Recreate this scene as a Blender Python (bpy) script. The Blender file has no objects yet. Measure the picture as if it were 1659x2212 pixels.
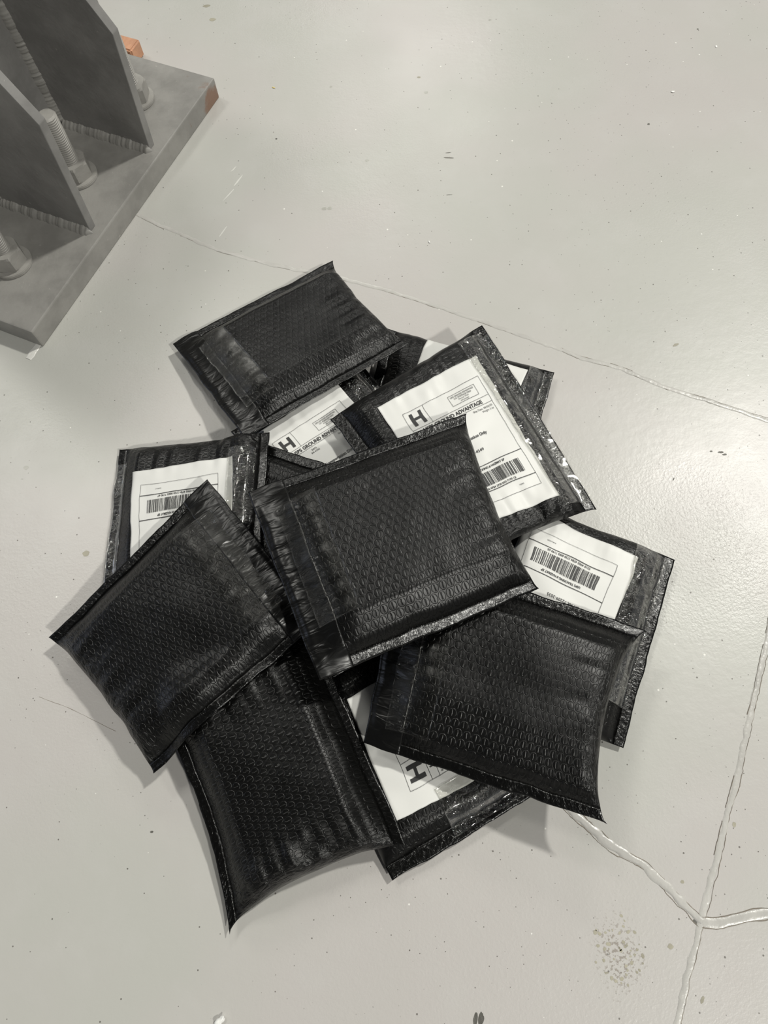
import bpy, bmesh, math
import numpy as np
from mathutils import Matrix, Vector

scene = bpy.context.scene
COL = scene.collection
R = math.radians

# ------------------------------------------------------------------ camera
F_PX, TAU, ROLL, CAM_H = 1550.0, R(21.8), R(-5.7), 0.615
cam_data = bpy.data.cameras.new('camera')
cam = bpy.data.objects.new('camera', cam_data)
COL.objects.link(cam)
cam.matrix_world = Matrix.Translation((0, 0, CAM_H)) @ Matrix.Rotation(TAU, 4, 'X') @ Matrix.Rotation(ROLL, 4, 'Z')
cam_data.sensor_fit = 'HORIZONTAL'
cam_data.sensor_width = 36.0
cam_data.lens = F_PX / 1659.0 * 36.0
cam_data.clip_start = 0.01
scene.camera = cam

# ------------------------------------------------------------------ light
scene.view_settings.view_transform = 'Standard'
scene.view_settings.look = 'None'
scene.view_settings.gamma = 1.0
scene.view_settings.use_curve_mapping = False
scene.view_settings.exposure = 0.15
world = bpy.data.worlds.new('warehouse_air')
scene.world = world
world.use_nodes = True
bg = world.node_tree.nodes['Background']
# dim hall: dark roof overhead, paler walls towards the horizon
_t = world.node_tree
_tc = _t.nodes.new('ShaderNodeTexCoord'); _sp = _t.nodes.new('ShaderNodeSeparateXYZ'); _rp = _t.nodes.new('ShaderNodeValToRGB')
_t.links.new(_tc.outputs['Generated'], _sp.inputs[0]); _t.links.new(_sp.outputs[2], _rp.inputs[0]); _t.links.new(_rp.outputs[0], bg.inputs['Color'])
_rp.color_ramp.elements[0].position = 0.0; _rp.color_ramp.elements[0].color = (1.6, 1.62, 1.64, 1)
_rp.color_ramp.elements[1].position = 0.95; _rp.color_ramp.elements[1].color = (0.18, 0.18, 0.19, 1)
bg.inputs['Strength'].default_value = 0.085

# ceiling lamps of the hall: azimuth, elevation, distance, power, disk diameter
LAMPS = [
    (30, 55, 6.0, 195, 0.34),
    (-50, 47, 6.5, 190, 0.30),
    (84, 36, 7.5, 50, 1.2),
    (138, 53, 6.5, 58, 0.90),
    (114, 50, 6.5, 36, 0.90),
]
for az, el, dist, power, size in LAMPS:
    ld = bpy.data.lights.new('ceiling_lamp', 'AREA')
    ld.shape = 'DISK'
    ld.size = size
    ld.energy = power
    ld.color = (1.0, 0.985, 0.918)
    lo = bpy.data.objects.new('ceiling_lamp', ld)
    COL.objects.link(lo)
    d = Vector((math.cos(R(el)) * math.cos(R(az)), math.cos(R(el)) * math.sin(R(az)), math.sin(R(el))))
    lo.location = Vector((0, 0.25, 0)) + d * dist
    lo.rotation_euler = d.to_track_quat('Z', 'Y').to_euler()
# bluish light added far left, source unseen, for a cool sheen on tape
ld = bpy.data.lights.new('added_bluish_light', 'AREA')
ld.shape = 'RECTANGLE'; ld.size = 3.0; ld.size_y = 2.2; ld.energy = 35; ld.color = (.72, .80, 1.0)
lo = bpy.data.objects.new('added_bluish_light', ld); COL.objects.link(lo)
lo.location = (-8, 1.2, 1.9)
lo.rotation_euler = (Vector((-8, 1.2, 1.9))).to_track_quat('Z', 'Y').to_euler()


# ------------------------------------------------------------------ helpers
def at(px, z=0.0):
    """point of the place at height z seen where the photograph shows pixel px"""
    x, y = (px[0] - 829.5) / F_PX, -(px[1] - 1106.0) / F_PX
    c, s = math.cos(ROLL), math.sin(ROLL)
    x, y = c * x - s * y, s * x + c * y
    ct, st = math.cos(TAU), math.sin(TAU)
    r = np.array([x, ct * y + st, st * y - ct])
    t = (z - CAM_H) / r[2]
    return np.array([0, 0, CAM_H]) + t * r


def _h(ix, iy, seed):
    v = np.sin(ix * 127.1 + iy * 311.7 + seed * 74.7) * 43758.5453
    return v - np.floor(v)


def vnoise(x, y, seed=0):
    x = np.asarray(x, float); y = np.asarray(y, float)
    ix, iy = np.floor(x), np.floor(y)
    fx, fy = x - ix, y - iy
    fx = fx * fx * (3 - 2 * fx); fy = fy * fy * (3 - 2 * fy)
    a, b = _h(ix, iy, seed), _h(ix + 1, iy, seed)
    c, d = _h(ix, iy + 1, seed), _h(ix + 1, iy + 1, seed)
    return (a * (1 - fx) + b * fx) * (1 - fy) + (c * (1 - fx) + d * fx) * fy * 1.0 - 0.5


def sstep(a, b, x):
    t = np.clip((np.asarray(x, float) - a) / (b - a), 0, 1)
    return t * t * (3 - 2 * t)


def tag(o, label=None, cat=None, group=None, kind=None):
    if label: o['label'] = label
    if cat: o['category'] = cat
    if group: o['group'] = group
    if kind: o['kind'] = kind
    return o


def link(name, me, mat, parent=None):
    o = bpy.data.objects.new(name, me)
    COL.objects.link(o)
    if mat is not None:
        for m in (mat if isinstance(mat, (list, tuple)) else [mat]):
            me.materials.append(m)
    if parent is not None:
        o.parent = parent
        o.matrix_parent_inverse = parent.matrix_world.inverted()
    return o


def empty(name, loc):
    o = bpy.data.objects.new(name, None)
    COL.objects.link(o)
    o.location = loc
    o.matrix_world = Matrix.Translation(loc)
    o.empty_display_size = 0.02
    return o


def mesh_from(name, verts, faces, smooth=True):
    me = bpy.data.meshes.new(name)
    me.from_pydata([tuple(v) for v in verts], [], [tuple(f) for f in faces])
    me.validate()
    if smooth:
        me.polygons.foreach_set('use_smooth', [True] * len(me.polygons))
    me.update()
    return me


def bm_obj(name, bm, mat, parent=None, smooth=False):
    me = bpy.data.meshes.new(name)
    bmesh.ops.recalc_face_normals(bm, faces=bm.faces)
    bm.to_mesh(me)
    bm.free()
    if smooth:
        me.polygons.foreach_set('use_smooth', [True] * len(me.polygons))
    return link(name, me, mat, parent)


# ------------------------------------------------------------------ node helper
class NT:
    def __init__(self, name):
        self.m = bpy.data.materials.new(name)
        self.m.use_nodes = True
        self.t = self.m.node_tree
        self.t.nodes.clear()
        self.out = self.t.nodes.new('ShaderNodeOutputMaterial')

    def n(self, typ, **kw):
        nd = self.t.nodes.new(typ)
        for k, v in kw.items():
            setattr(nd, k, v)
        return nd

    def set(self, sock, v):
        if isinstance(v, (int, float)):
            sock.default_value = v
        elif isinstance(v, (tuple, list)):
            sock.default_value = v
        else:
            self.t.links.new(v, sock)

    def math(self, op, a, b=None, c=None):
        nd = self.n('ShaderNodeMath', operation=op)
        self.set(nd.inputs[0], a)
        if b is not None: self.set(nd.inputs[1], b)
        if c is not None: self.set(nd.inputs[2], c)
        return nd.outputs[0]

    def smooth(self, x, a, b):
        nd = self.n('ShaderNodeMapRange', interpolation_type='SMOOTHSTEP')
        self.set(nd.inputs['Value'], x)
        nd.inputs['From Min'].default_value = a
        nd.inputs['From Max'].default_value = b
        return nd.outputs[0]

    def noise(self, vec, scale, detail=2, rough=.5, dist=0.0):
        nd = self.n('ShaderNodeTexNoise')
        self.set(nd.inputs['Vector'], vec)
        nd.inputs['Scale'].default_value = scale
        nd.inputs['Detail'].default_value = detail
        nd.inputs['Roughness'].default_value = rough
        nd.inputs['Distortion'].default_value = dist
        return nd.outputs['Fac']

    def mix(self, f, a, b):
        nd = self.n('ShaderNodeMix', data_type='RGBA')
        self.set(nd.inputs['Factor'], f)
        self.set(nd.inputs[6], a)
        self.set(nd.inputs[7], b)
        return nd.outputs[2]

    def bump(self, h, dist, strength=1.0, normal=None):
        nd = self.n('ShaderNodeBump')
        nd.inputs['Strength'].default_value = strength
        nd.inputs['Distance'].default_value = dist
        self.set(nd.inputs['Height'], h)
        if normal is not None: self.set(nd.inputs['Normal'], normal)
        return nd.outputs[0]

    def principled(self, col, rough, normal=None, metal=0.0, spec=0.5, coat=0.0, coat_r=0.1):
        p = self.n('ShaderNodeBsdfPrincipled')
        self.set(p.inputs['Base Color'], col)
        self.set(p.inputs['Roughness'], rough)
        self.set(p.inputs['Metallic'], metal)
        self.set(p.inputs['Specular IOR Level'], spec)
        self.set(p.inputs['Coat Weight'], coat)
        self.set(p.inputs['Coat Roughness'], coat_r)
        if normal is not None: self.set(p.inputs['Normal'], normal)
        self.t.links.new(p.outputs[0], self.out.inputs['Surface'])
        return p

    def scaled(self, vec, sx, sy, sz=1):
        nd = self.n('ShaderNodeVectorMath', operation='MULTIPLY')
        self.set(nd.inputs[0], vec)
        nd.inputs[1].default_value = (sx, sy, sz)
        return nd.outputs[0]


def simple(name, col, rough, bscale=0, bdist=0, var=0.0, metal=0.0, spec=.5):
    N = NT(name)
    tc = N.n('ShaderNodeTexCoord').outputs['Object']
    c = (*col, 1)
    if var:
        f = N.noise(tc, 40, 4)
        c = N.mix(N.smooth(f, .35, .65), (*[k * (1 - var) for k in col], 1), (*[min(1, k * (1 + var)) for k in col], 1))
    nm = None
    if bdist:
        nm = N.bump(N.noise(tc, bscale, 3), bdist)
    N.principled(c, rough, nm, metal, spec)
    return N.m


K0 = np.array([-.33614, .47265]); E1 = np.array([.4805, .877]); E2 = np.array([-.877, .4805])

# ------------------------------------------------------------------ materials
def film_material():
    """black polyethylene film over bubble lining; UV is counted in bubble pitches"""
    N = NT('black_bubble_film')
    uv = N.n('ShaderNodeUVMap', uv_map='UVMap').outputs[0]
    bub = N.n('ShaderNodeAttribute', attribute_name='bub').outputs['Fac']
    wr = N.n('ShaderNodeAttribute', attribute_name='wr').outputs['Fac']
    sep = N.n('ShaderNodeSeparateXYZ'); N.set(sep.inputs[0], uv)
    x, y = sep.outputs[0], sep.outputs[1]
    S3 = math.sqrt(3)

    def lattice(ox, oy):
        ax = N.math('SUBTRACT', N.math('FLOORED_MODULO', N.math('ADD', x, ox), 1.0), .5)
        ay = N.math('SUBTRACT', N.math('FLOORED_MODULO', N.math('ADD', y, oy), S3), S3 / 2)
        r = N.math('SQRT', N.math('ADD', N.math('MULTIPLY', ax, ax), N.math('MULTIPLY', ay, ay)))
        return ax, ay, r
    ax, ay, ra = lattice(0, 0)
    bx, by, rb = lattice(.5, S3 / 2)
    sel = N.math('LESS_THAN', ra, rb)
    inv = N.math('SUBTRACT', 1.0, sel)
    r = N.math('MINIMUM', ra, rb)
    cx = N.math('ADD', N.math('MULTIPLY', ax, sel), N.math('MULTIPLY', bx, inv))
    cy = N.math('ADD', N.math('MULTIPLY', ay, sel), N.math('MULTIPLY', by, inv))
    disc = N.smooth(r, .455, .385)
    dome = N.math('MULTIPLY', N.math('MULTIPLY', r, r), -1.6)
    dome = N.math('MULTIPLY', disc, N.math('ADD', dome, 1.0))
    moat = N.math('MULTIPLY', N.smooth(r, .52, .45), -.12)
    wob = N.math('MULTIPLY', N.math('SUBTRACT', N.noise(uv, 1.7, 1), .5), .22)
    sx = N.math('ADD', cx, wob)
    gx = N.math('DIVIDE', sx, .062)
    gauss = N.math('EXPONENT', N.math('MULTIPLY', N.math('MULTIPLY', gx, gx), -1.0))
    ylim = N.smooth(N.math('ABSOLUTE', cy), .36, .26)
    slit = N.math('MULTIPLY', N.math('MULTIPLY', gauss, ylim), -.55)
    h = N.math('ADD', N.math('ADD', dome, moat), slit)
    vary = N.math('ADD', .65, N.math('MULTIPLY', N.noise(uv, .8, 1), .7))
    h = N.math('MULTIPLY', N.math('MULTIPLY', h, bub), vary)
    n1 = N.bump(h, .00052)
    w1 = N.noise(N.scaled(uv, 2.2, .55), 1.0, 3, .6, .8)
    w2 = N.noise(N.scaled(uv, .7, .7), 1.0, 2, .5, 1.2)
    w = N.math('MULTIPLY', N.math('ADD', w1, N.math('MULTIPLY', w2, .8)), wr)
    n2 = N.bump(w, .0022, 1.0, n1)
    g = N.noise(uv, 60, 2)
    n3 = N.bump(g, .00003, 1.0, n2)
    rough = N.math('ADD', .27, N.math('MULTIPLY', N.noise(uv, .35, 2), .12))
    N.principled((.0016, .0016, .0014, 1), rough, n3, spec=.40)
    return N.m


def seam_material():
    N = NT('black_seam_film')
    uv = N.n('ShaderNodeUVMap', uv_map='UVMap').outputs[0]
    w1 = N.noise(N.scaled(uv, 2.5, 2.0), 1.0, 3, .6, 1.0)
    n1 = N.bump(w1, .00042)
    N.principled((.0016, .0016, .0014, 1), .25, n1)
    return N.m


def flap_material():
    N = NT('black_flap_film')
    uv = N.n('ShaderNodeUVMap', uv_map='UVMap').outputs[0]
    w1 = N.noise(N.scaled(uv, .35, 1.1), 1.0, 2, .5, .6)
    n1 = N.bump(w1, .0013)
    N.principled((.0016, .0016, .0014, 1), .33, n1)
    return N.m


def tape_material(name, sx, sy, amp, rough, thr=.5, gain=1.3, cap=.16):
    """clear packing tape with trapped creases"""
    N = NT(name)
    uv = N.n('ShaderNodeUVMap', uv_map='UVMap').outputs[0]
    w1 = N.noise(N.scaled(uv, sx, sy), 1.0, 3, .62, 1.1)
    w1 = N.smooth(w1, thr - .12, thr + .12)
    w2 = N.noise(N.scaled(uv, sx * .35, sy * .35), 1.0, 2, .5, .5)
    h = N.math('ADD', w1, N.math('MULTIPLY', w2, 1.2))
    h = N.math('MULTIPLY', h, N.n('ShaderNodeAttribute', attribute_name='wr').outputs['Fac'])
    nm = N.bump(h, amp)
    tr = N.n('ShaderNodeBsdfTransparent'); tr.inputs[0].default_value = (.97, .97, .96, 1)
    gl = N.n('ShaderNodeBsdfGlossy'); gl.inputs['Roughness'].default_value = rough
    gl.inputs['Color'].default_value = (1, 1, 1, 1)
    N.set(gl.inputs['Normal'], nm)
    fr = N.n('ShaderNodeFresnel'); fr.inputs['IOR'].default_value = 1.5
    N.set(fr.inputs['Normal'], nm)
    wrf = N.math('ADD', .22, N.math('MULTIPLY', N.n('ShaderNodeAttribute', attribute_name='wr').outputs['Fac'], .78))
    f2 = N.math('MINIMUM', N.math('MULTIPLY', N.math('MULTIPLY', fr.outputs[0], gain), wrf), cap)
    mx = N.n('ShaderNodeMixShader')
    N.set(mx.inputs[0], f2)
    N.t.links.new(tr.outputs[0], mx.inputs[1])
    N.t.links.new(gl.outputs[0], mx.inputs[2])
    N.t.links.new(mx.outputs[0], N.out.inputs['Surface'])
    return N.m


def floor_material():
    N = NT('grey_epoxy_floor')
    P = N.n('ShaderNodeTexCoord').outputs['Object']
    big = N.noise(P, 3.2, 3, .55)
    mid = N.noise(P, 14, 3, .6)
    c = N.mix(N.smooth(big, .38, .62), (.455, .455, .423, 1), (.478, .458, .440, 1))
    c = N.mix(N.math('MULTIPLY', N.smooth(mid, .45, .75), .35), c, (.505, .497, .478, 1))

    def pits(scale, dthr, keep, seedvec):
        off = N.n('ShaderNodeVectorMath', operation='ADD')
        N.set(off.inputs[0], P); off.inputs[1].default_value = seedvec
        v = N.n('ShaderNodeTexVoronoi', voronoi_dimensions='2D'); N.set(v.inputs['Vector'], off.outputs[0])
        v.inputs['Scale'].default_value = scale
        sc = N.n('ShaderNodeSeparateColor'); N.set(sc.inputs[0], v.outputs['Color'])
        k = N.math('LESS_THAN', sc.outputs[0], keep)
        sz = N.math('MULTIPLY', N.math('ADD', .4, sc.outputs[1]), dthr)
        d = N.smooth(N.math('DIVIDE', v.outputs['Distance'], sz), 1.15, .8)
        return N.math('MULTIPLY', d, k)
    p1 = pits(70, .034, .20, (3.1, 1.7, 0))
    p2 = pits(160, .050, .13, (0.3, 5.1, 0))
    dens = N.smooth(N.noise(P, 5, 2), .42, .62)
    p2 = N.math('MULTIPLY', p2, dens)
    pit = N.math('MAXIMUM', p1, p2)
    c = N.mix(N.math('MULTIPLY', pit, .8), c, (.10, .09, .075, 1))
    pw = pits(45, .03, .06, (7.7, 2.2, 0))
    c = N.mix(pw, c, (.75, .74, .70, 1))
    # worn speckled patch near the lower right joint
    q = at((1335, 2065))
    sb = N.n('ShaderNodeVectorMath', operation='SUBTRACT'); N.set(sb.inputs[0], P); sb.inputs[1].default_value = tuple(q)
    sc2 = N.scaled(sb.outputs[0], 1.25, .8)
    ln = N.n('ShaderNodeVectorMath', operation='LENGTH'); N.set(ln.inputs[0], sc2)
    rad = N.math('ADD', ln.outputs['Value'], N.math('MULTIPLY', N.noise(P, 60, 2), .012))
    patch = N.smooth(rad, .040, .012)
    spk = N.smooth(N.math('ADD', N.noise(P, 420, 2, .6), N.math('MULTIPLY', patch, .10)), .62, .68)
    c = N.mix(N.math('MULTIPLY', N.math('MULTIPLY', spk, patch), .75), c, (.23, .20, .17, 1))
    # surface relief: brush waves and little blisters
    f1 = N.noise(P, 110, 3, .6)
    f2 = N.noise(P, 420, 2, .6)
    rough_zone = N.smooth(N.noise(P, 4.0, 2), .40, .62)
    for px, rr in (((1590, 1180), .15), ((310, 860), .17), ((620, 330), .10)):  # coarser roller texture in places
        q = at(px)
        sb = N.n('ShaderNodeVectorMath', operation='DISTANCE'); N.set(sb.inputs[0], P); sb.inputs[1].default_value = tuple(q)
        dd = N.math('ADD', sb.outputs['Value'], N.math('MULTIPLY', N.noise(P, 12, 2), .12))
        rough_zone = N.math('ADD', rough_zone, N.math('MULTIPLY', N.smooth(dd, rr + .05, rr * .4), 1.6))
    f2 = N.math('POWER', f2, 1.5)
    h = N.math('ADD', N.math('MULTIPLY', f1, .55), N.math('MULTIPLY', N.math('MULTIPLY', f2, rough_zone), .60))
    h = N.math('SUBTRACT', h, N.math('MULTIPLY', pit, .8))
    nm = N.bump(h, .00030)
    rough = N.math('ADD', .25, N.math('MULTIPLY', N.noise(P, 9, 3), .20))
    N.principled(c, rough, nm, spec=.5)
    return N.m


def steel_material(name, base, rust=True):
    N = NT(name)
    P = N.n('ShaderNodeTexCoord').outputs['Object']
    a = N.noise(P, 22, 4, .6)
    b = N.noise(P, 180, 3, .6)
    lo = tuple(k * .86 for k in base); hi = tuple(k * 1.12 for k in base)
    c = N.mix(N.smooth(a, .35, .65), (*lo, 1), (*hi, 1))
    c = N.mix(N.math('MULTIPLY', N.smooth(b, .68, .76), .5), c, (.42, .40, .37, 1))
    if rust:
        c = N.mix(N.math('MULTIPLY', N.smooth(N.noise(P, 35, 4, .7), .68, .78), .6), c, (.16, .085, .05, 1))
        dn = N.n('ShaderNodeVectorMath', operation='DISTANCE'); N.set(dn.inputs[0], P)
        dn.inputs[1].default_value = (K0[0] + E1[0] * .368, K0[1] + E1[1] * .368, .006)
        rd = N.math('ADD', dn.outputs['Value'], N.math('MULTIPLY', N.noise(P, 90, 3, .7), .022))
        c = N.mix(N.math('MULTIPLY', N.smooth(rd, .032, .022), .8), c, (.20, .10, .055, 1))
    nm = N.bump(N.math('ADD', N.math('MULTIPLY', b, .5), a), .0006)
    N.principled(c, N.math('ADD', .38, N.math('MULTIPLY', a, .2)), nm)
    return N.m


MF, MS, MP = film_material(), seam_material(), flap_material()
MT_FLAP = tape_material('clear_tape_on_flap', .45, 1.3, .0042, .28, .52, .5)
MT_LABEL = tape_material('clear_packing_tape', .75, .6, .0022, .11, .5, 1.9, .30)
M_PAPER = simple('white_label_paper', (.69, .69, .665), .48, 300, .00004)
M_INK = simple('black_label_ink', (.022, .022, .022), .5)
M_FLOOR = floor_material()
M_FILL = simple('joint_filler', (.465, .455, .43), .30, 160, .0005, .06)
M_CRACK = simple('joint_crack', (.20, .17, .135), .6)
M_STAIN = simple('tan_stain', (.34, .32, .25), .4, 200, .0003, .15)
M_STAIN2 = simple('grey_stain', (.39, .385, .35), .35, 200, .0003, .1)
M_SCUFF = simple('light_scuff', (.64, .635, .60), .3, 200, .0003, .05)
M_DARK = simple('dark_mark', (.12, .115, .10), .5, 400, .0004, .3)
M_STEEL = steel_material('grey_painted_steel', (.25, .243, .228))
M_STEEL_D = steel_material('dark_painted_steel', (.215, .21, .203), False)
M_GALV = steel_material('galvanised_bolt_steel', (.32, .31, .29))

# ------------------------------------------------------------------ floor
rng = np.random.RandomState(7)
V, Fc, Mi = [], [], []


def add_poly(pts, z, mi):
    b = len(V)
    for p in pts: V.append((p[0], p[1], z))
    Fc.append(list(range(b, b + len(pts)))); Mi.append(mi)


add_poly([(-4, -4), (4, -4), (4, 5), (-4, 5)], 0, 0)


def path(pxs, step=.002):
    P = np.array([at(p)[:2] for p in pxs])
    seg = np.linalg.norm(np.diff(P, axis=0), axis=1)
    cum = np.r_[0, np.cumsum(seg)]
    n = max(2, int(cum[-1] / step))
    s = np.linspace(0, cum[-1], n)
    return np.stack([np.interp(s, cum, P[:, 0]), np.interp(s, cum, P[:, 1])], 1), s


def ribbon(pxs, width, mi, seed, rise=.00045, wob=.0006, jag=.35, off=0.0, gap=None):
    C, s = path(pxs)
    T = np.gradient(C, axis=0); T /= np.linalg.norm(T, axis=1)[:, None]
    Nn = np.stack([-T[:, 1], T[:, 0]], 1)
    C = C + Nn * ((vnoise(s * 90, s * 0, seed) * 2 * wob) + (vnoise(s * 420, s * 0 + 3, seed) * wob) + off)[:, None]
    w = width * .5 * (1 + jag * 2 * vnoise(s * 160, s * 0 + 9, seed + 1))
    w2 = width * .5 * (1 + jag * 2 * vnoise(s * 160, s * 0 + 19, seed + 2))
    cross = [(-1, .02), (-.8, .7), (-.3, 1), (.3, .9), (.8, .65), (1, .02)]
    b = len(V)
    for i in range(len(C)):
        for k, hz in cross:
            p = C[i] + Nn[i] * (k * (w[i] if k < 0 else w2[i]))
            V.append((p[0], p[1], .00006 + rise * hz))
    m = len(cross)
    for i in range(len(C) - 1):
        if gap and vnoise(s[i] * gap, 4.5, seed) < -.12: continue
        for k in range(m - 1):
            Fc.append([b + i * m + k, b + i * m + k + 1, b + (i + 1) * m + k + 1, b + (i + 1) * m + k]); Mi.append(mi)


def blob(px, rpx, mi, seed, squash=.7, ang=0, z=.00012):
    c = at(px)[:2]; k = 1 / 2300.
    n = 22
    th = np.linspace(0, 2 * np.pi, n, endpoint=False)
    r = rpx * k * (1 + .5 * vnoise(np.cos(th) * 1.6 + 5, np.sin(th) * 1.6 + 5, seed))
    x, y = r * np.cos(th), r * np.sin(th) * squash
    ca, sa = math.cos(ang), math.sin(ang)
    add_poly(list(zip(c[0] + ca * x - sa * y, c[1] + sa * x + ca * y)), z, mi)


J1 = [(296, 462), (345, 487), (470, 540), (590, 572), (690, 592), (745, 603), (820, 622), (960, 667), (1100, 715),
      (1200, 750), (1250, 772), (1340, 795), (1440, 838), (1560, 875), (1659, 908), (1760, 945), (2100, 1065)]
J2 = [(1175, 1700), (1250, 1765), (1325, 1832), (1395, 1872), (1440, 1915), (1500, 1978), (1516, 1992)]
J3 = [(1800, 820), (1720, 1130), (1680, 1270), (1660, 1370), (1641, 1463), (1615, 1570), (1590, 1690), (1568, 1770), (1550, 1850), (1533, 1920),
      (1516, 1990), (1500, 2050), (1485, 2110), (1470, 2180), (1455, 2250), (1405, 2480)]
J4 = [(1516, 1992), (1545, 1996), (1575, 1990), (1620, 1978), (1659, 1974), (1720, 1968), (2050, 1960)]
ribbon(J1, .0045, 1, 3, .00030, .0006, .25)
ribbon(J1, .0003, 2, 5, .0002, .0005, .8, -.0018, 60)
ribbon(J1[9:], .0004, 2, 8, .0002, .0005, .8, .0020, 60)
ribbon(J2, .0062, 1, 11, .0007, .0007, .35)
ribbon(J2, .00045, 2, 12, .0004, .0011, .8, .0032)
ribbon(J2, .0004, 2, 14, .0004, .0011, .8, -.0034)
ribbon(J3, .0046, 1, 15, .0004, .0006, .35)
ribbon(J3, .0004, 2, 16, .0003, .0009, .8, .0025)
ribbon(J3[:9], .0004, 2, 17, .0005, .0004, .7, -.0025, 80)
ribbon(J4, .0068, 1, 18, .0004, .0006, .25)
ribbon(J4, .0005, 2, 19, .0005, .0005, .8, .0038)
ribbon(J4, .0005, 2, 20, .0005, .0005, .8, -.0036)
ribbon([(60, 775), (95, 728), (140, 660), (200, 572), (262, 480), (300, 440), (345, 375), (400, 295), (450, 228)], .0050, 5, 61, .0006, .0008, .9)
ribbon([(85, 1505), (150, 1530), (250, 1580)], .0003, 2, 33, .0001, .0002, .6, 0, 50)
for k, (px, r, mi, sq, an) in enumerate([
        ((446, 13), 11, 3, .6, 0), ((459, 42), 9, 3, .8, 0), ((700, 451), 6, 4, .9, 0), ((712, 450), 6, 4, .9, 0),
        ((905, 167), 5, 3, .7, 0), ((920, 200), 6, 4, .8, 0), ((792, 347), 6, 4, .8, 0), ((715, 187), 4, 4, .8, 0),
        ((1058, 43), 5, 4, .7, 0), ((186, 1196), 7, 3, 1, .5), ((56, 1010), 6, 4, .8, 0), ((1460, 745), 7, 3, .5, .4),
        ((970, 341), 14, 6, .14, -.2), ((968, 330), 7, 6, .15, 0), ((970, 421), 8, 6, .12, 0),
        ((1557, 977), 6, 6, .4, 0), ((1565, 982), 5, 6, .4, 0), ((1536, 975), 3, 6, .6, 0), ((328, 1797), 3, 6, .6, 0),
        ((1027, 2203), 10, 6, .35, 1.2), ((1039, 2201), 11, 6, .4, 1.2), ((1517, 2160), 6, 3, .5, 1.0), ((1586, 1782), 5, 3, .6, 1.3),
        ((515, 390), 22, 5, .10, 1.0), ((495, 420), 26, 5, .07, .9), ((482, 500), 18, 5, .10, 1.0), ((505, 365), 12, 5, .14, .9),
        ((1505, 1994), 7, 6, .4, -.9), ((1448, 2045), 5, 3, .9, 0), ((1474, 1905), 3, 3, .9, 0), ((1384, 1392), 4, 6, .4, 1.0),
        ((1455, 1035), 4, 6, .3, 1.0), ((597, 300), 3, 6, 1, 0), ((1401, 268), 3, 6, 1, 0), ((1507, 63), 3, 6, 1, 0)]):
    blob(px, r, mi, 40 + k, sq, an)
for k in range(46):  # worn chips where the joint crosses the lower right
    a = rng.rand() * 6.28; rr = rng.rand() ** .6
    blob((1335 + math.cos(a) * rr * 60, 2060 + math.sin(a) * rr * 90), 1.2 + rng.rand() * 2.6, 3, 200 + k, .8, rng.rand() * 3)
me = bpy.data.meshes.new('floor')
me.from_pydata(V, [], Fc)
for m in (M_FLOOR, M_FILL, M_CRACK, M_STAIN, M_STAIN2, M_SCUFF, M_DARK): me.materials.append(m)
me.polygons.foreach_set('material_index', Mi)
me.polygons.foreach_set('use_smooth', [i in (1, 2) for i in Mi])
fl = bpy.data.objects.new('floor', me); COL.objects.link(fl)
tag(fl, kind='structure')

# ------------------------------------------------------------------ steel column base
K0 = np.array([-.33614, .47265]); E1 = np.array([.4805, .877]); E2 = np.array([-.877, .4805])
PT = .025


def pl(a, b, z):
    p = K0 + E1 * a + E2 * b
    return (p[0], p[1], z)


base = empty('steel_column_base', pl(.19, .15, 0))
tag(base, 'grey painted steel column foot bolted down on a thick plate, upper left', 'column base')


def prism(outline, ext, bevel=.0008):
    """outline: list of 3d points, ext: vector"""
    bm = bmesh.new()
    a = [bm.verts.new(p) for p in outline]
    b = [bm.verts.new(tuple(np.array(p) + ext)) for p in outline]
    bm.faces.new(a); bm.faces.new(b[::-1])
    n = len(a)
    for i in range(n): bm.faces.new([a[i], b[i], b[(i + 1) % n], a[(i + 1) % n]])
    bmesh.ops.recalc_face_normals(bm, faces=bm.faces)
    if bevel: bmesh.ops.bevel(bm, geom=bm.edges[:], offset=bevel, segments=2, affect='EDGES', profile=.6)
    return bm


bm_obj('base_plate', prism([pl(-.004, -.004, 0), pl(.383, -.004, 0), pl(.383, .42, 0), pl(-.004, .42, 0)], np.array([0, 0, PT]), .0016), M_STEEL, base)
TH = .0095
e1v = np.array([E1[0], E1[1], 0])
for a in (.129, .255):
    o = [pl(a, .009, PT), pl(a, -.003, .160), pl(a, .020, .200), pl(a, .075, .290), pl(a, .128, .330), pl(a, .128, PT)]
    bm_obj('stiffener_plate', prism(o, e1v * TH, .0009), M_STEEL_D, base)
bm_obj('column_wall', prism([pl(-.003, .128, PT), pl(.381, .128, PT), pl(.381, .128, .42), pl(-.003, .128, .42)],
                            np.array([E2[0], E2[1], 0]) * .014, .001), M_STEEL_D, base)


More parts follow.
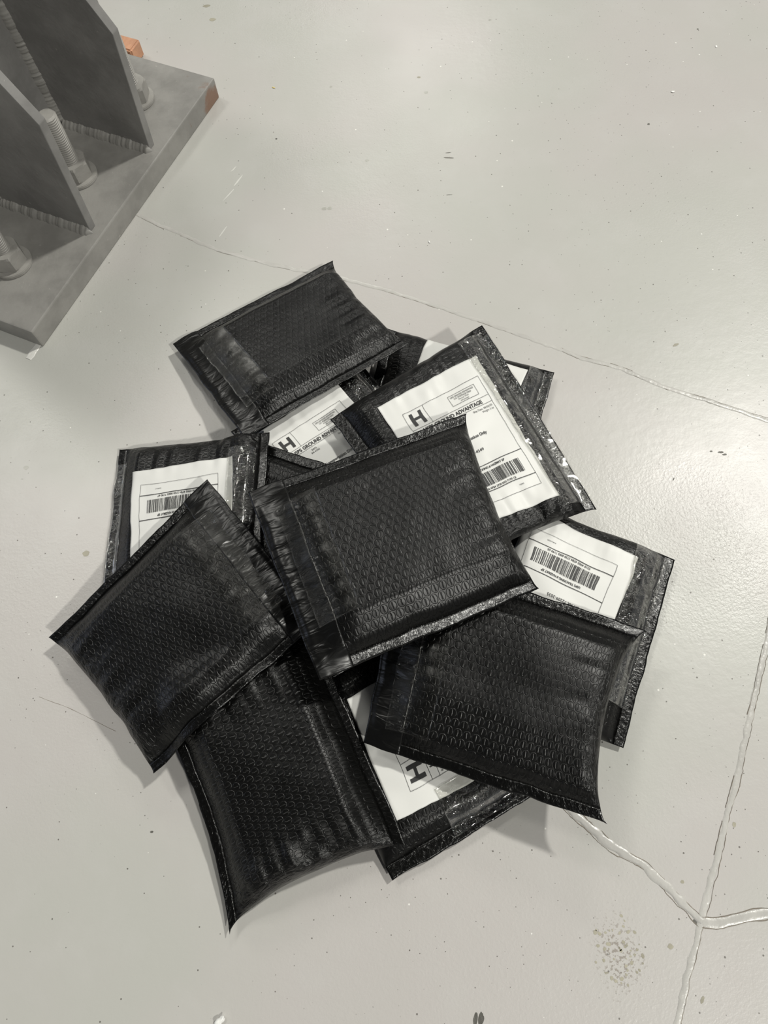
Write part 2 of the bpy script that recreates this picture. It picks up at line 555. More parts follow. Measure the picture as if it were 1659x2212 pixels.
def weld(p0, p1, r, seed, nrm):
    """rippled bead of metal along the inside corner p0-p1"""
    p0, p1 = np.array(p0, float), np.array(p1, float)
    L = np.linalg.norm(p1 - p0); T = (p1 - p0) / L
    n1, n2 = [np.array(v, float) / np.linalg.norm(v) for v in nrm]
    n = int(L / .0012); m = 7
    vs, fs = [], []
    for i in range(n + 1):
        s = i / n * L
        c = p0 + T * s
        rr = r * min(1, .15 + s / .006, .15 + (L - s) / .006) * (1 + .05 * math.sin(s / .0036 * 2 * math.pi + 5 * float(vnoise(s * 90, 0, seed))) + .22 * float(vnoise(s * 110, 1, seed)) + .25 * float(vnoise(s * 420, 2, seed)))
        for k in range(m):
            th = k / (m - 1) * math.pi / 2
            vs.append(c + (n1 * math.cos(th) + n2 * math.sin(th)) * rr * (1 - .12 * math.sin(2 * th)))
    for i in range(n):
        for k in range(m - 1):
            fs.append((i * m + k, i * m + k + 1, (i + 1) * m + k + 1, (i + 1) * m + k))
    me = mesh_from('weld_bead', vs, fs)
    return link('weld_bead', me, M_STEEL, base)


for a in (.129, .255):
    weld(pl(a, .006, PT), pl(a, .128, PT), .0065, 3 + a, [(-E1[0], -E1[1], 0), (0, 0, 1)])
    weld(pl(a + TH, .014, PT), pl(a + TH, .128, PT), .0055, 5 + a, [(E1[0], E1[1], 0), (0, 0, 1)])
    weld(pl(a, .128, PT), pl(a, .128, .32), .0065, 7 + a, [(-E1[0], -E1[1], 0), (-E2[0], -E2[1], 0)])

def rod_mesh(r, z0, z1):
    bm = bmesh.new(); n = 32
    zs = [(r, z0)]
    z = z0 + .001
    while z < z1 - .003:
        zs += [(r, z), (r, z + .0006), (r - .0011, z + .0012), (r - .0011, z + .0018)]
        z += .0024
    zs += [(r, z1 - .0022), (r - .0016, z1)]
    prev = None
    for rr, zz in zs:
        ring = [bm.verts.new((rr * math.cos(t * 2 * math.pi / n), rr * math.sin(t * 2 * math.pi / n), zz)) for t in range(n)]
        if prev:
            for t in range(n): bm.faces.new([prev[t], prev[(t + 1) % n], ring[(t + 1) % n], ring[t]])
        prev = ring
    bm.faces.new(prev)
    return bm


def nut_mesh(af, h, z0):
    bm = bmesh.new(); n = 48
    rc = af / math.cos(math.pi / 6) / 2
    rings = []
    for fr, zz in ((.0, z0), (1, z0), (1, z0 + h), (.0, z0 + h)):
        pass
    def hexr(th): return (af / 2) / math.cos((th + math.pi / 6) % (math.pi / 3) - math.pi / 6)
    prof = [(.0, 0.0), (.93, 0.0), (1.0, .10), (1.0, .84), (.90, 1.0), (.55, 1.0)]
    prev = None
    for fr, hz in prof:
        ring = []
        for t in range(n):
            th = t * 2 * math.pi / n
            rr = min(hexr(th), rc * (1.0 if fr >= 1 else 1.0))
            if fr < 1 and fr > 0: rr = min(rr, rc * fr)
            if fr == 0: rr = .001
            if fr == .55: rr = rc * .55
            ring.append(bm.verts.new((rr * math.cos(th), rr * math.sin(th), z0 + hz * h)))
        if prev:
            for t in range(n): bm.faces.new([prev[t], prev[(t + 1) % n], ring[(t + 1) % n], ring[t]])
        prev = ring
    bm.faces.new(prev)
    return bm


def washer_mesh(r, h, z0):
    bm = bmesh.new()
    bmesh.ops.create_cone(bm, cap_ends=True, segments=48, radius1=r, radius2=r, depth=h)
    bmesh.ops.translate(bm, verts=bm.verts, vec=(0, 0, z0 + h / 2))
    bmesh.ops.bevel(bm, geom=[e for e in bm.edges if len(e.link_faces) == 2 and e.calc_face_angle(0) > 1], offset=.0006, segments=2, affect='EDGES')
    return bm


for a, b, top, rot in ((.192, .0645, .103, .25), (.318, .0645, .100, .9), (.062, .0645, .103, .5)):
    x, y, _ = pl(a, b, 0)
    bolt = bm_obj('anchor_bolt', rod_mesh(.0098, PT, top), M_GALV, base)
    bolt.matrix_world = Matrix.Translation((x, y, 0))
    nt = bm_obj('nut', nut_mesh(.031, .0185, PT + .004), M_GALV)
    ws = bm_obj('washer', washer_mesh(.0215, .0038, PT + .0002), M_GALV)
    for c in (nt, ws):
        c.parent = bolt
        c.rotation_euler = (0, 0, rot)
    for p in nt.data.polygons: p.use_smooth = False

# small orange block behind the plate
bm = bmesh.new()
bmesh.ops.create_cube(bm, size=1)
bmesh.ops.scale(bm, vec=(.034, .022, .020), verts=bm.verts)
bmesh.ops.bevel(bm, geom=bm.edges[:], offset=.0018, segments=3, affect='EDGES')
ff = [f for f in bm.faces if f.normal.y < -.9 and f.calc_area() > .0002]
r = bmesh.ops.inset_region(bm, faces=ff, thickness=.0028, depth=0)
r = bmesh.ops.inset_region(bm, faces=ff, thickness=.0007, depth=-.0009)
blk = bm_obj('cardboard_block', bm, simple('orange_brown_board', (.52, .27, .16), .45, 200, .0006, .12))
p = at((278, 108), .012)
blk.location = (p[0] - .004, p[1] + .004, .0102)
blk.rotation_euler = (0, 0, R(-28))
tag(blk, 'small orange-brown block with a pressed rim on the floor behind the steel plate', 'block')

# ------------------------------------------------------------------ height field of the pile
HX0, HY0, HD = -.40, -.20, .0015
HNX, HNY = int(.86 / HD), int(.82 / HD)
HM = np.zeros((HNX, HNY))


def hsample(x, y):
    i = np.clip(((x - HX0) / HD).astype(int), 0, HNX - 1)
    j = np.clip(((y - HY0) / HD).astype(int), 0, HNY - 1)
    return HM[i, j]


def grow(A, r):
    B = A.copy()
    for _ in range(r):
        C = B.copy()
        C[1:] = np.maximum(C[1:], B[:-1]); C[:-1] = np.maximum(C[:-1], B[1:])
        D = C.copy()
        D[:, 1:] = np.maximum(D[:, 1:], C[:, :-1]); D[:, :-1] = np.maximum(D[:, :-1], C[:, 1:])
        B = D
    return B


def blur(A, r):
    B = np.pad(A, r, mode='edge')
    k = 2 * r + 1
    c = np.cumsum(np.vstack([np.zeros((1, B.shape[1])), B]), 0); B = (c[k:] - c[:-k]) / k
    c = np.cumsum(np.hstack([np.zeros((B.shape[0], 1)), B]), 1); B = (c[:, k:] - c[:, :-k]) / k
    return B


PITCH = .0071


class Mailer:
    """padded mailer lying flat; s runs from the flap end (0) to the folded end (L), t across (0..W)"""

    def __init__(self, label, group, corners, puff=.013, w=.0085, bow_end=.008, bow_open=0.0, bow_a=0.0, bow_b=0.0, flap=.028,
                 seed=1, ridges=(), bubbles=1.0, bow_pow=.6, thick=.020, wr=.03, open_flat=.045, ear=0.0, droop=0.0, crump=.003, edge_a=(50, 30), edge_b=(50, 30)):
        self.seed, self.flap_w, self.w, self.bub_amp, self.wr_amp = seed, flap, w, bubbles, wr
        C = [at(p, z) for p, z in corners]
        self.C = C
        d = np.linalg.norm
        self.L = .5 * (d(C[1] - C[0]) + d(C[2] - C[3]))
        self.W = .5 * (d(C[3] - C[0]) + d(C[2] - C[1]))
        L, W = self.L, self.W
        self.ns = int(L / .0016) + 1
        self.nt = int(W / .0016) + 1
        s = np.linspace(0, L, self.ns); t = np.linspace(0, W, self.nt)
        self.s, self.t = s, t
        S, Tt = np.meshgrid(s, t, indexing='ij')
        u, v = S / L, Tt / W
        P = ((1 - u) * (1 - v))[..., None] * C[0] + (u * (1 - v))[..., None] * C[1] + (u * v)[..., None] * C[2] + ((1 - u) * v)[..., None] * C[3]
        sd = (C[1] + C[2] - C[0] - C[3]); sd /= d(sd)
        td = (C[2] + C[3] - C[0] - C[1]); td /= d(td)
        self.sd, self.td = sd, td
        bowv = np.clip(4 * v * (1 - v), 0, 1) ** bow_pow * (1 + ear * (v - .5))
        bowu = np.clip(4 * u * (1 - u), 0, 1)
        P = P - (bow_end * bowv * sstep(.45, 1, u))[..., None] * sd
        P = P + (bow_open * bowv * sstep(.55, 0, u))[..., None] * sd
        P = P + (bow_a * bowu * (1 - v) ** 1.5)[..., None] * td - (bow_b * bowu * v ** 1.5)[..., None] * td
        # wavy outline
        ed = (vnoise(S * 60, Tt * 60, seed) * .0016 + vnoise(S * 190, Tt * 190, seed + 4) * .0005)
        P = P + ed[..., None] * td + (vnoise(S * 60 + 9, Tt * 60, seed + 2) * .0016)[..., None] * sd * (.3 + .7 * np.abs(2 * u - 1))[..., None]
        a = np.clip((Tt - w) / (W - 2 * w), 0, 1)
        tf = np.linspace(0, W, 1200)
        def side(x, a1, a2, k=.60):
            t1, t2 = math.tan(R(a1)), math.tan(R(a2))
            x1, x2 = k * puff / t1, (1 - k) * puff / t2
            return (np.clip(x, 0, x1) * t1 + np.clip(x - x1, 0, x2) * t2) / puff
        f1 = np.minimum(side(tf - w, *edge_a), side(W - w - tf, *edge_b))
        f1 = f1 * (1 + .10 * np.clip(4 * (tf / W) * (1 - tf / W), 0, 1))
        kk = int(.0042 / (W / 1200)); ker = np.hanning(kk + 2); ker /= ker.sum()
        f1 = np.convolve(np.pad(f1, kk, mode='edge'), ker, 'same')[kk:-kk]
        f1 = np.where((tf < w) | (tf > W - w), 0, f1)
        ft = np.interp(Tt, tf, f1)
        if flap:
            fs = sstep(.006, open_flat, S) * .85 + .15 * sstep(0, .006, S)
        else:
            e0 = np.clip(S / .020, 0, 1); fs = (1 - (1 - e0) ** 2.2) ** .55
        e = np.clip((L - S) / .022, 0, 1)
        fe = (1 - (1 - e) ** 2.2) ** .55
        prof = ft * fs * fe
        z = puff * prof
        for ax, pos, wd, amp in ridges:
            q = (v - pos) * W if ax == 't' else (u - pos) * L
            z = z + amp * np.exp(-(q / wd) ** 2) * prof
        z = z + prof * (vnoise(S * 24, Tt * 24, seed + 5) * .0032 + vnoise(S * 65, Tt * 65, seed + 6) * .0005)
        # pulled creases running away from both ends
        near = sstep(.05, .0, L - S) + (.6 * sstep(.06, .02, S))
        z = z + near * prof * (vnoise(Tt * 150 + S * 12, S * 20, seed + 7) * crump + vnoise(Tt * 60, S * 60, seed + 9) * (crump - .003) * 2.5)
        z = z + (1 - sstep(.0, .006, np.minimum(Tt, W - Tt))) * vnoise(S * 45, v * 3, seed + 8) * .0012
        z = z - droop * np.maximum(0, Tt - (W - w - .003))
        self.prof, self.a = prof, a
        Z = P[..., 2] + z
        mt = .0009 + .0055 * prof
        H = grow(HM, 1)
        i = np.clip(((P[..., 0] - HX0) / HD).astype(int), 0, HNX - 1)
        j = np.clip(((P[..., 1] - HY0) / HD).astype(int), 0, HNY - 1)
        Hs = H[i, j]
        lift = np.maximum(0, Hs + mt + .0004 - Z)
        self.maxlift = lift.max(); self.meanlift = lift.mean()
        if lift.max() > 0:
            r = 5
            lift = np.maximum(blur(grow(lift, r), r), lift)
        Z = Z + lift
        print('mailer %-34s L %.0f W %.0f lift max %.1f mean %.1f mm' % (label[:34], L * 1e3, W * 1e3, self.maxlift * 1e3, self.meanlift * 1e3))
        Zb = np.maximum(Z - (.0008 + thick * prof), Hs + .0003)
        Zb = np.minimum(Zb, Z - .0004)
        self.P = P.copy(); self.P[..., 2] = Z
        self.Pb = P.copy(); self.Pb[..., 2] = Zb
        # update pile
        u2 = np.linspace(0, 1, self.ns * 2); v2 = np.linspace(0, 1, self.nt * 2)
        ii = u2 * (self.ns - 1); jj = v2 * (self.nt - 1)
        Q = self.lerp(ii[:, None] + 0 * jj[None, :], jj[None, :] + 0 * ii[:, None])
        hi = np.clip(((Q[..., 0] - HX0) / HD).astype(int), 0, HNX - 1).ravel()
        hj = np.clip(((Q[..., 1] - HY0) / HD).astype(int), 0, HNY - 1).ravel()
        np.maximum.at(HM, (hi, hj), (Q[..., 2] + .0012).ravel())
        self.flip = np.cross(sd, td)[2] < 0
        c = (C[0] + C[2]) / 2
        self.root = empty('padded_mailer', (float(c[0]), float(c[1]), float(max(0, self.Pb[..., 2].min()))))
        tag(self.root, label, 'mailer', group)
        self.build()

    def lerp(self, fi, fj):
        i0 = np.clip(np.floor(fi).astype(int), 0, self.ns - 2); j0 = np.clip(np.floor(fj).astype(int), 0, self.nt - 2)
        a = (fi - i0)[..., None]; b = (fj - j0)[..., None]
        P = self.P
        return (P[i0, j0] * (1 - a) + P[i0 + 1, j0] * a) * (1 - b) + (P[i0, j0 + 1] * (1 - a) + P[i0 + 1, j0 + 1] * a) * b

    def surf(self, s, t, off=0.0):
        """point on the upper film at s, t metres"""
        s = np.asarray(s, float); t = np.asarray(t, float)
        fi = np.clip(s / self.L, 0, 1) * (self.ns - 1); fj = np.clip(t / self.W, 0, 1) * (self.nt - 1)
        Q = self.lerp(fi, fj)
        Q = Q.copy(); Q[..., 2] += off
        return Q

    def locate(self, px):
        """(s, t) of the film point sighted at pixel px"""
        D = self.P - np.array([0, 0, CAM_H])
        ct, st = math.cos(TAU), math.sin(TAU)
        y, z = ct * D[..., 1] + st * D[..., 2], -st * D[..., 1] + ct * D[..., 2]
        x = D[..., 0]
        c, s = math.cos(-ROLL), math.sin(-ROLL)
        X, Y = c * x - s * y, s * x + c * y
        U = 829.5 + F_PX * X / -z; Vv = 1106 - F_PX * Y / -z
        i, j = np.unravel_index(np.argmin((U - px[0]) ** 2 + (Vv - px[1]) ** 2), U.shape)
        return np.array([self.s[i], self.t[j]])

    def grid_mesh(self, name, top, bot, S, Tt, bub=None, wr=None):
        """closed shell from two sheets of points"""
        n, m = top.shape[:2]
        verts = np.concatenate([top.reshape(-1, 3), bot.reshape(-1, 3)])
        idx = np.arange(n * m).reshape(n, m)
        q = np.stack([idx[:-1, :-1], idx[1:, :-1], idx[1:, 1:], idx[:-1, 1:]], -1).reshape(-1, 4)
        B = n * m
        qb = q[:, ::-1] + B
        rim = np.concatenate([idx[0, :], idx[1:, -1], idx[-1, -2::-1], idx[-2:0:-1, 0]])
        nx = np.roll(rim, -1)
        qr = np.stack([rim, nx, nx + B, rim + B], -1)
        F4 = np.concatenate([q, qb, qr])
        if self.flip: F4 = F4[:, ::-1]
        me = bpy.data.meshes.new(name)
        me.vertices.add(len(verts)); me.vertices.foreach_set('co', verts.ravel())
        me.loops.add(F4.size); me.loops.foreach_set('vertex_index', F4.ravel().astype(np.int32))
        me.polygons.add(len(F4)); me.polygons.foreach_set('loop_start', np.arange(0, F4.size, 4, dtype=np.int32))
        me.polygons.foreach_set('loop_total', np.full(len(F4), 4, dtype=np.int32))
        me.update(calc_edges=True)
        me.polygons.foreach_set('use_smooth', np.ones(len(F4), dtype=bool))
        uvs = np.stack([S / PITCH, Tt / PITCH], -1).reshape(-1, 2)
        uvs = np.concatenate([uvs, uvs])
        ul = me.uv_layers.new(name='UVMap')
        ul.data.foreach_set('uv', uvs[F4.ravel()].ravel().astype(np.float32))
        for nm, arr in (('bub', bub), ('wr', wr)):
            if arr is not None:
                at_ = me.attributes.new(nm, 'FLOAT', 'POINT')
                full = np.concatenate([arr.ravel(), arr.ravel() * 0])
                at_.data.foreach_set('value', full.astype(np.float32))
        me.validate()
        return me

    def build(self):
        s, t, w = self.s, self.t, self.w
        j0 = int(round(w / self.W * (self.nt - 1))); j1 = self.nt - 1 - j0
        S, Tt = np.meshgrid(s, t, indexing='ij')
        a = self.a
        bub = self.bub_amp * sstep(.004, .03, a) * sstep(.996, .97, a) * sstep(0.004, .016, self.L - S)
        bub = bub * (sstep(self.flap_w - .006, self.flap_w + .004, S) if self.flap_w else sstep(.004, .014, S))
        bub = bub * (.75 + .5 * vnoise(S * 30, Tt * 30, self.seed + 30))
        wr = self.wr_amp + .9 * sstep(.022, .002, self.L - S) + .45 * sstep(.05, .0, a) + .45 * sstep(.95, 1.0, a)
        ten = self.P.copy()
        sl = slice(j0, j1 + 1)
        me = self.grid_mesh('pouch', self.P[:, sl], self.Pb[:, sl], S[:, sl], Tt[:, sl], bub[:, sl], wr[:, sl])
        self.pouch = link('pouch', me, MF, self.root)
        for sl in (slice(0, j0 + 1), slice(j1, self.nt)):
            me = self.grid_mesh('side_seam', self.P[:, sl], self.Pb[:, sl], S[:, sl], Tt[:, sl])
            link('side_seam', me, MS, self.root)
        if self.flap_w:
            n = int(self.flap_w / .0014)
            fs = np.linspace(-.0008, self.flap_w, n); ft = np.linspace(-.0004, self.W + .0004, self.nt)
            S2, T2 = np.meshgrid(fs, ft, indexing='ij')
            top = self.surf(S2, T2, .0007) + np.minimum(S2, 0)[..., None] * self.sd
            top[..., 2] += .0006 * np.sin(np.clip(S2 / self.flap_w, 0, 1) * np.pi) + vnoise(S2 * 90, T2 * 50, self.seed + 12) * .0010
            bot = self.surf(S2, T2, .0001) + np.minimum(S2, 0)[..., None] * self.sd
            top[..., 2] = np.maximum(top[..., 2], bot[..., 2] + .0003)
            top[-1, :, 2] = bot[-1, :, 2] + .0002
            me = self.grid_mesh('closure_flap', top, bot, S2, T2)
            link('closure_flap', me, MP, self.root)

    def patch(self, name, mat, s0, s1, t0, t1, off=.0012, wav=.0004, jag=.0008, parent=None, skew=0.0):
        n = max(8, int((s1 - s0) / .0015)); m = max(8, int((t1 - t0) / .0015))
        S, T = np.meshgrid(np.linspace(s0, s1, n), np.linspace(t0, t1, m), indexing='ij')
        S = S + skew * (T - t0) + vnoise(T * 300, T * 0, self.seed + 20) * jag
        top = self.surf(S, T, off); bot = self.surf(S, T, off - .00012)
        wv = (vnoise(S * 120, T * 120, self.seed + 21) + .5) * wav
        top[..., 2] += wv; bot[..., 2] += wv
        wr = .12 + sstep(s0 + .020, s0 + .012, S) if mat is MT_FLAP else np.ones_like(S)
        me = self.grid_mesh(name, top, bot, S, T, None, wr)
        return link(name, me, mat, parent or self.root)


# ------------------------------------------------------------------ shipping labels
def text_mesh(txt, cap, bold=0.0):
    cu = bpy.data.curves.new('t', 'FONT')
    cu.body = txt
    cu.size = cap / .70
    cu.offset = bold
    cu.resolution_u = 3
    ob = bpy.data.objects.new('t', cu)
    COL.objects.link(ob)
    dg = bpy.context.evaluated_depsgraph_get()
    dg.update()
    me = ob.evaluated_get(dg).to_mesh()
    vs = np.array([v.co[:2] for v in me.vertices]).reshape(-1, 2)
    fs = [list(p.vertices) for p in me.polygons]
    ob.evaluated_get(dg).to_mesh_clear()
    bpy.data.objects.remove(ob)
    bpy.data.curves.remove(cu)
    return vs, fs


class Print:
    """flat artwork in label millimetres, x right, y down, later laid on the label"""

    def __init__(self): self.v, self.f = [], []

    def rect(self, x0, y0, x1, y1, step=2.2):
        nx = max(1, int(abs(x1 - x0) / step)); ny = max(1, int(abs(y1 - y0) / step))
        b = len(self.v)
        for i in range(nx + 1):
            for j in range(ny + 1):
                self.v.append((x0 + (x1 - x0) * i / nx, y0 + (y1 - y0) * j / ny))
        for i in range(nx):
            for j in range(ny):
                k = b + i * (ny + 1) + j
                self.f.append([k, k + ny + 1, k + ny + 2, k + 1])

    def line(self, x0, y0, x1, y1, w=.28):
        if abs(y1 - y0) < abs(x1 - x0): self.rect(x0, y0 - w / 2, x1, y0 + w / 2)
        else: self.rect(x0 - w / 2, y0, x0 + w / 2, y1)

    def text(self, txt, x, y, cap, width=None, align='l', bold=0.0):
        vs, fs = text_mesh(txt, cap, bold)
        if len(vs) == 0: return
        x0, x1 = vs[:, 0].min(), vs[:, 0].max()
        k = 1.0 if width is None else width / (x1 - x0)
        X = (vs[:, 0] - x0) * k
        W = (x1 - x0) * k
        X = X + (x if align == 'l' else x - W if align == 'r' else x - W / 2)
        b = len(self.v)
        for a, c in zip(X, y - vs[:, 1]): self.v.append((a, c))
        for f in fs: self.f.append([b + q for q in f[::-1]])


def barcode(seed):
    r = np.random.RandomState(seed)
    x, out = 25.0, []
    while x < 85.2:
        w = r.choice([.33, .33, .66, .66, 1.0]); out.append((x, min(x + w, 85.6))); x += w + r.choice([.33, .33, .5, .75, 1.0])
    return out


def lay(mailer, pr, name, fr, off, mat, parent):
    v = np.array(pr.v) * 1e-3
    o, ex, ey = fr
    ST = o + v[:, :1] * ex + v[:, 1:2] * ey
    P = mailer.surf(ST[:, 0], ST[:, 1], off)
    me = mesh_from(name, P, pr.f, False)
    return link(name, me, mat, parent)


def shipping_label(mailer, anchors, number, sender=(), address='', extra='', full=True, seed=1):
    """anchors: two (label point in mm, sighted pixel) pairs that fix where the label was stuck on the film"""
    (m0, p0), (m1, p1) = anchors
    m0, m1 = np.array(m0) * 1e-3, np.array(m1) * 1e-3
    q0, q1 = mailer.locate(p0), mailer.locate(p1)
    dm, dq = m1 - m0, q1 - q0
    # in (s, t) space label x follows +t and label y follows +s
    th = math.atan2(dq[0], dq[1]) - math.atan2(dm[1], dm[0])
    k = float(np.clip(np.linalg.norm(dq) / np.linalg.norm(dm), .95, 1.04))
    ex = np.array([math.sin(th), math.cos(th)]) * k
    ey = np.array([math.cos(th), -math.sin(th)]) * k
    o = (q0 + q1) / 2 - ((m0 + m1) / 2)[0] * ex - ((m0 + m1) / 2)[1] * ey
    fr = (o, ex, ey)
    print('label', mailer.root.name, 'origin', (o * 1e3).round(1), 'turn', round(math.degrees(th), 1), 'ratio', round(float(np.linalg.norm(dq) / np.linalg.norm(dm)), 3))
    X, Y = np.meshgrid(np.linspace(0, .1016, 68), np.linspace(0, .1524, 100), indexing='ij')
    ST = o + X[..., None] * ex + Y[..., None] * ey
    top = mailer.surf(ST[..., 0], ST[..., 1], .0007)
    wv = vnoise(X * 40, Y * 40, seed) * .0006
    top[..., 2] += np.abs(wv)
    bot = top.copy(); bot[..., 2] -= .0001
    fl = mailer.flip; mailer.flip = not fl
    me = mailer.grid_mesh('shipping_label', top, bot, X, Y)
    mailer.flip = fl
    lab = link('shipping_label', me, M_PAPER, mailer.root)
    P = Print()
    for x in (15, 92.5): P.line(x, 19.5, x, 136)
    P.line(15, 19.5, 92.5, 19.5); P.line(15, 39, 92.5, 39); P.line(15, 45.8, 92.5, 45.8)
    P.line(15, 98.5, 92.5, 98.5, .7); P.line(15, 124.6, 92.5, 124.6, .7); P.line(15, 136, 92.5, 136)
    P.line(35, 19.5, 35, 39)
    P.rect(19.6, 22.6, 22.6, 36); P.rect(28.4, 22.6, 31.4, 36); P.rect(22.6, 28, 28.4, 30.6)
    for y in (24.6, 35): P.line(58, y, 84.5, y)
    for x in (58, 84.5): P.line(x, 24.6, x, 35)
    P.text('USPS GROUND ADVANTAGE', 71.2, 27.4, 1.45, 23, 'c', .02)
    P.text('U.S. POSTAGE PAID', 71.2, 29.6, 1.45, 17, 'c', .02)
    P.text('Permit 7532', 71.2, 31.7, 1.3, 10, 'c')
    P.text('ePostage', 71.2, 33.8, 1.3, 8, 'c')
    P.text('USPS GROUND ADVANTAGE', 53.5, 44.4, 3.7, 60, 'c', .14)
    P.text('Ship Date: 08/02/25', 90.5, 50, 1.9, 20, 'r')
    P.text('Weight: 3 oz', 90.5, 53.1, 1.9, 12, 'r')
    y = 50
    for al, x, tx in sender:
        P.text(tx, x, y, 1.9, None, al); y += 3.1
    P.text('Surface Transportation Only', 51, 72, 2.9, 43, 'c', .08)
    if address: P.text(address, 64 if not full else 62, 85.5, 2.7, None, 'r', .02)
    P.text('USPS TRACKING # HAZMAT EP', 55.5, 102.9, 2.1, 37, 'c', .08)
    P.text(number, 55, 123.2, 2.0, 40, 'c', .05)
    if extra: P.text(extra, 78, 131, 1.1, None, 'r')
    lay(mailer, P, 'printed_text', fr, .0013, M_INK, lab)
    B = Print()
    for x0, x1 in barcode(seed): B.rect(x0, 105.5, x1, 119.3)
    lay(mailer, B, 'barcode', fr, .0013, M_INK, lab)
    return lab


GB = 'black padded mailers lying back side up'
GL = 'black padded mailers with a white shipping label'
BLUR = None

# --- bottom of the pile
m_q = Mailer('black mailer lowest in front, its white label showing a big sideways letter H', GL,
             [((848, 1902), .008), ((1278, 1647), .010), ((1080, 1220), .010), ((648, 1472), .010)], puff=.010, w=.011,
             bow_end=.004, flap=0, seed=11, thick=.016)
shipping_label(m_q, (((0, 0), (857, 1775)), ((101.6, 0), (747, 1510))), '9218 4903 4784 2730 0003 7190 29', [('l', 17, 'RAM'), ('l', 17, '6831'), ('l', 17, '7021')], seed=4)
m_q.patch('clear_tape', MT_LABEL, .060, .125, .004, .042, .0016, .0010)

m_n = Mailer('black mailer farthest right, its white barcode label upside down and nearly all in view', GL,
             [((1345, 1617), .006), ((1457, 1208), .010), ((1107, 1073), .016), ((995, 1480), .012)], puff=.013, w=.010,
             bow_end=.000, flap=0, seed=12, thick=.022)
shipping_label(m_n, (((0, 152.4), (1379, 1204)), ((0, 95), (1333, 1328))), '9218 4903 4784 2730 0003 7190 05', address='LITTLE ROCK AR 72209-2035', extra='KARLOZER', seed=5)
m_n.patch('clear_tape', MT_LABEL, .030, .168, .006, .034, .0016, .0010)

m_l = Mailer('black mailer at the back, a white label corner sticking out behind the glossy taped mailer', GL,
             [((835, 708), .008), ((730, 1110), .012), ((1090, 1190), .012), ((1197, 803), .008)], puff=.011, w=.0095,
             bow_end=.004, bow_open=.003, flap=0, seed=13, thick=.018)
shipping_label(m_l, (((0, 2), (934, 738)), ((101.6, 2), (1127, 800))), '9218 4903 4784 2730 0003 7190 36', seed=6)
m_l.patch('clear_tape', MT_LABEL, .006, .170, .140, .168, .0016, .0010)

m_k = Mailer('black mailer tucked under the topmost-left one, white label cut off by its neighbours', GL,
             [((499, 932), .012), ((744, 1225), .016), ((1012, 1050), .022), ((762, 764), .022)], puff=.010, w=.008,
             bow_end=.003, flap=0, seed=14, thick=.016)
shipping_label(m_k, (((15, 19.5), (594.7, 955.3)), ((92.5, 19.5), (725, 872.8))), '9218 4903 4784 2730 0003 7190 43', [('r', 45, 'SAN'), ('r', 47, '84-4106')], seed=7)
m_k.patch('clear_tape', MT_LABEL, .012, .150, .108, .132, .0016, .0008)

m_m = Mailer('black mailer almost wholly buried in the middle, only a sliver of it showing', GB,
             [((545, 948), .030), ((900, 1070), .036), ((800, 1395), .034), ((440, 1270), .026)], puff=.008, w=.010,
             bow_end=.003, flap=0, seed=15, thick=.014)

m_a = Mailer('unlabelled black mailer highest up in the photo, bubbles lit only towards its right', GB,
             [((375, 742), .014), ((718, 564), .020), ((885, 742), .040), ((530, 945), .036)], puff=.014, bow_end=.008, flap=.026,
             seed=16, thick=.026, edge_a=(50, 32), edge_b=(46, 16))
m_a.patch('clear_tape', MT_FLAP, .016, .047, .026, .122, .0022, .0007, skew=.02)

m_b = Mailer('black mailer at the left, upside-down barcode label half covered by a dark mailer', GL,
             [((560, 1345), .030), ((583, 935), .036), ((258, 970), .008), ((214, 1370), .008)], puff=.014, w=.0085,
             bow_end=.003, flap=0, seed=17, thick=.026)
shipping_label(m_b, (((101.6, 152.4), (291, 1020)), ((0, 152.4), (496, 989))), '9218 4903 4784 2730 0003 7190 67', extra='SHIPDAY', seed=8)
m_b.patch('clear_tape', MT_LABEL, .010, .160, .136, .156, .0016, .0008)
m_b.patch('clear_tape', MT_LABEL, .010, .160, .010, .034, .0016, .0008)

m_j = Mailer('black mailer at the bottom left reaching farthest down, its crumpled lower end in view', GB,
             [((665, 1340), .030), ((880, 1828), .028), ((495, 2018), .008), ((322, 1508), .032)], puff=.018, bow_end=.013, flap=.0,
             bow_b=.010, seed=18, thick=.034, ear=.3, crump=.006)

m_c = Mailer('black mailer with a large white label and wide glossy tape, upper right of the pile', GL,
             [((715, 905), .046), ((965, 1240), .048), ((1290, 1100), .032), ((1042, 703), .044)], puff=.011, w=.011,
             bow_end=.005, flap=0, seed=19, thick=.022, crump=.005)
shipping_label(m_c, (((0, 0), (814, 881)), ((101.6, 152.4), (1209, 1071))), '9218 4903 4784 2730 0003 7190 12', address='30126-4549', extra='DJFER', seed=9)
m_c.patch('clear_tape', MT_LABEL, .006, .185, .128, .161, .0016, .0012)

m_g = Mailer('large black mailer at the lower right, back side up, evenly lit bubble pattern', GB,
             [((874, 1192), .056), ((1402, 1362), .052), ((1315, 1780), .057), ((785, 1605), .040)], puff=.016, bow_end=.018, flap=.030,
             seed=20, thick=.034, droop=.3, edge_b=(46, 12, .6))
m_g.patch('clear_tape', MT_FLAP, .014, .050, .030, .135, .0022, .0007)

m_f = Mailer('dark unlabelled mailer at the left, pointed corner farthest left in the whole pile', GB,
             [((690, 1340), .062), ((332, 1673), .024), ((107, 1378), .022), ((447, 1036), .058)], puff=.016, bow_end=.006, flap=.028,
             seed=21, thick=.034)
m_f.patch('clear_tape', MT_FLAP, .014, .052, .030, .130, .0022, .0007)

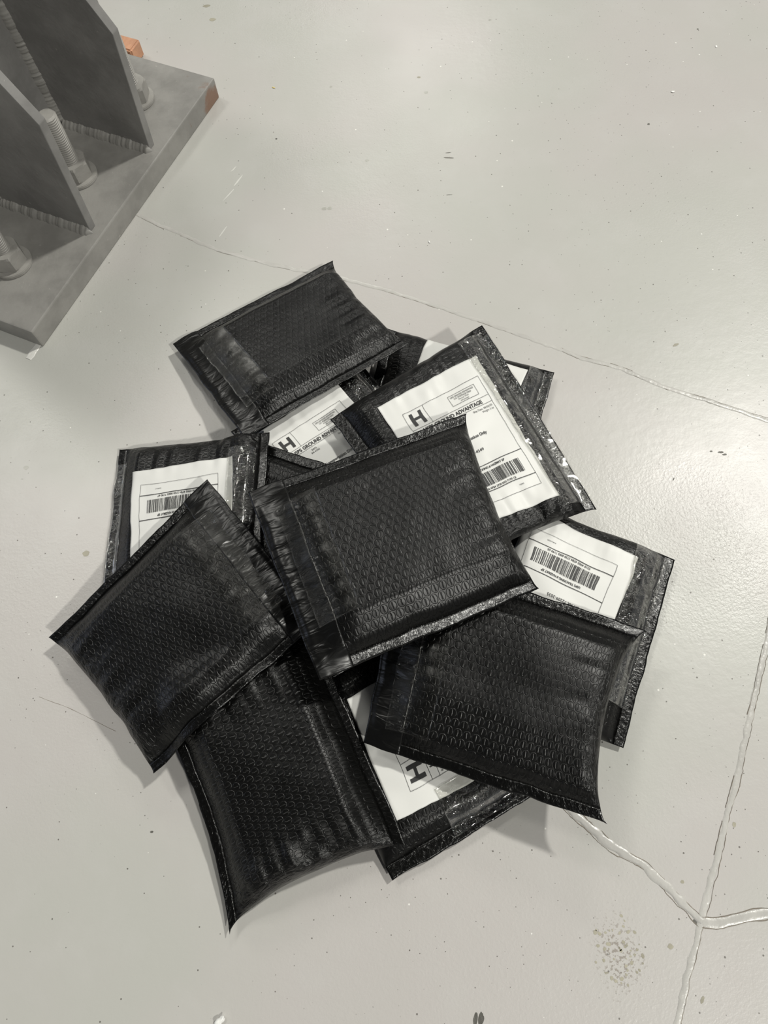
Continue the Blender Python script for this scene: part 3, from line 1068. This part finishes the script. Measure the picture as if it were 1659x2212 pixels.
m_e = Mailer('topmost black mailer in the middle of the pile, bright pinched seam along its lower edge', GB,
             [((538, 1062), .088), ((1008, 893), .078), ((1168, 1267), .080), ((690, 1467), .088)], puff=.016, bow_end=.009, flap=.028,
             seed=22, thick=.034, droop=.46, edge_b=(52, 25.5, .48))
m_e.patch('clear_tape', MT_FLAP, .014, .048, .024, .128, .0022, .0007)


# ------------------------------------------------------------------ crumbs on the floor
def crumb(name, px, size, mat, seed, label, cat):
    bm = bmesh.new()
    bmesh.ops.create_icosphere(bm, subdivisions=3, radius=1)
    for v in bm.verts:
        k = 1 + .7 * float(vnoise(v.co.x * 2 + 7, v.co.y * 2 + v.co.z * 1.5 + 3, seed))
        v.co = Vector((v.co.x * size[0] * k, v.co.y * size[1] * k, v.co.z * size[2] * k))
    zmin = min(v.co.z for v in bm.verts)
    for v in bm.verts: v.co.z -= zmin
    o = bm_obj(name, bm, mat, None, True)
    p = at(px)
    o.location = (p[0], p[1], .0001)
    o.rotation_euler = (0, 0, seed)
    tag(o, label, cat)
    return o


M_YEL = simple('yellow_chip_paint', (.75, .62, .25), .5)
M_WHT = simple('white_plaster', (.82, .82, .80), .6, 300, .0004)
M_BRN = simple('brown_bark', (.20, .14, .08), .7, 300, .0004)
crumb('paint_chip', (591, 190), (.0022, .0009, .0005), M_YEL, 5.8, 'tiny yellow chip lying on the floor right of the steel plate', 'chip')
crumb('plaster_crumb', (476, 2204), (.0040, .0021, .0018), M_WHT, .6, 'white lumpy crumb on the floor at the bottom edge', 'crumb')
crumb('brown_crumb', (298, 449), (.0022, .0013, .0011), M_BRN, .4, 'brown crumb at the foot of the steel plate edge', 'crumb')
crumb('white_chip', (1453, 199), (.0018, .0014, .0006), M_WHT, .2, 'small white chip with a dark speck beside it, far upper right floor', 'chip')
crumb('white_chip', (1547, 101), (.0017, .0013, .0004), M_WHT, 1.2, 'small white chip nearest the top right corner of the floor', 'chip')
crumb('white_chip', (927, 523), (.0007, .0020, .0004), M_WHT, .3, 'thin white sliver on the floor above the pile', 'chip')
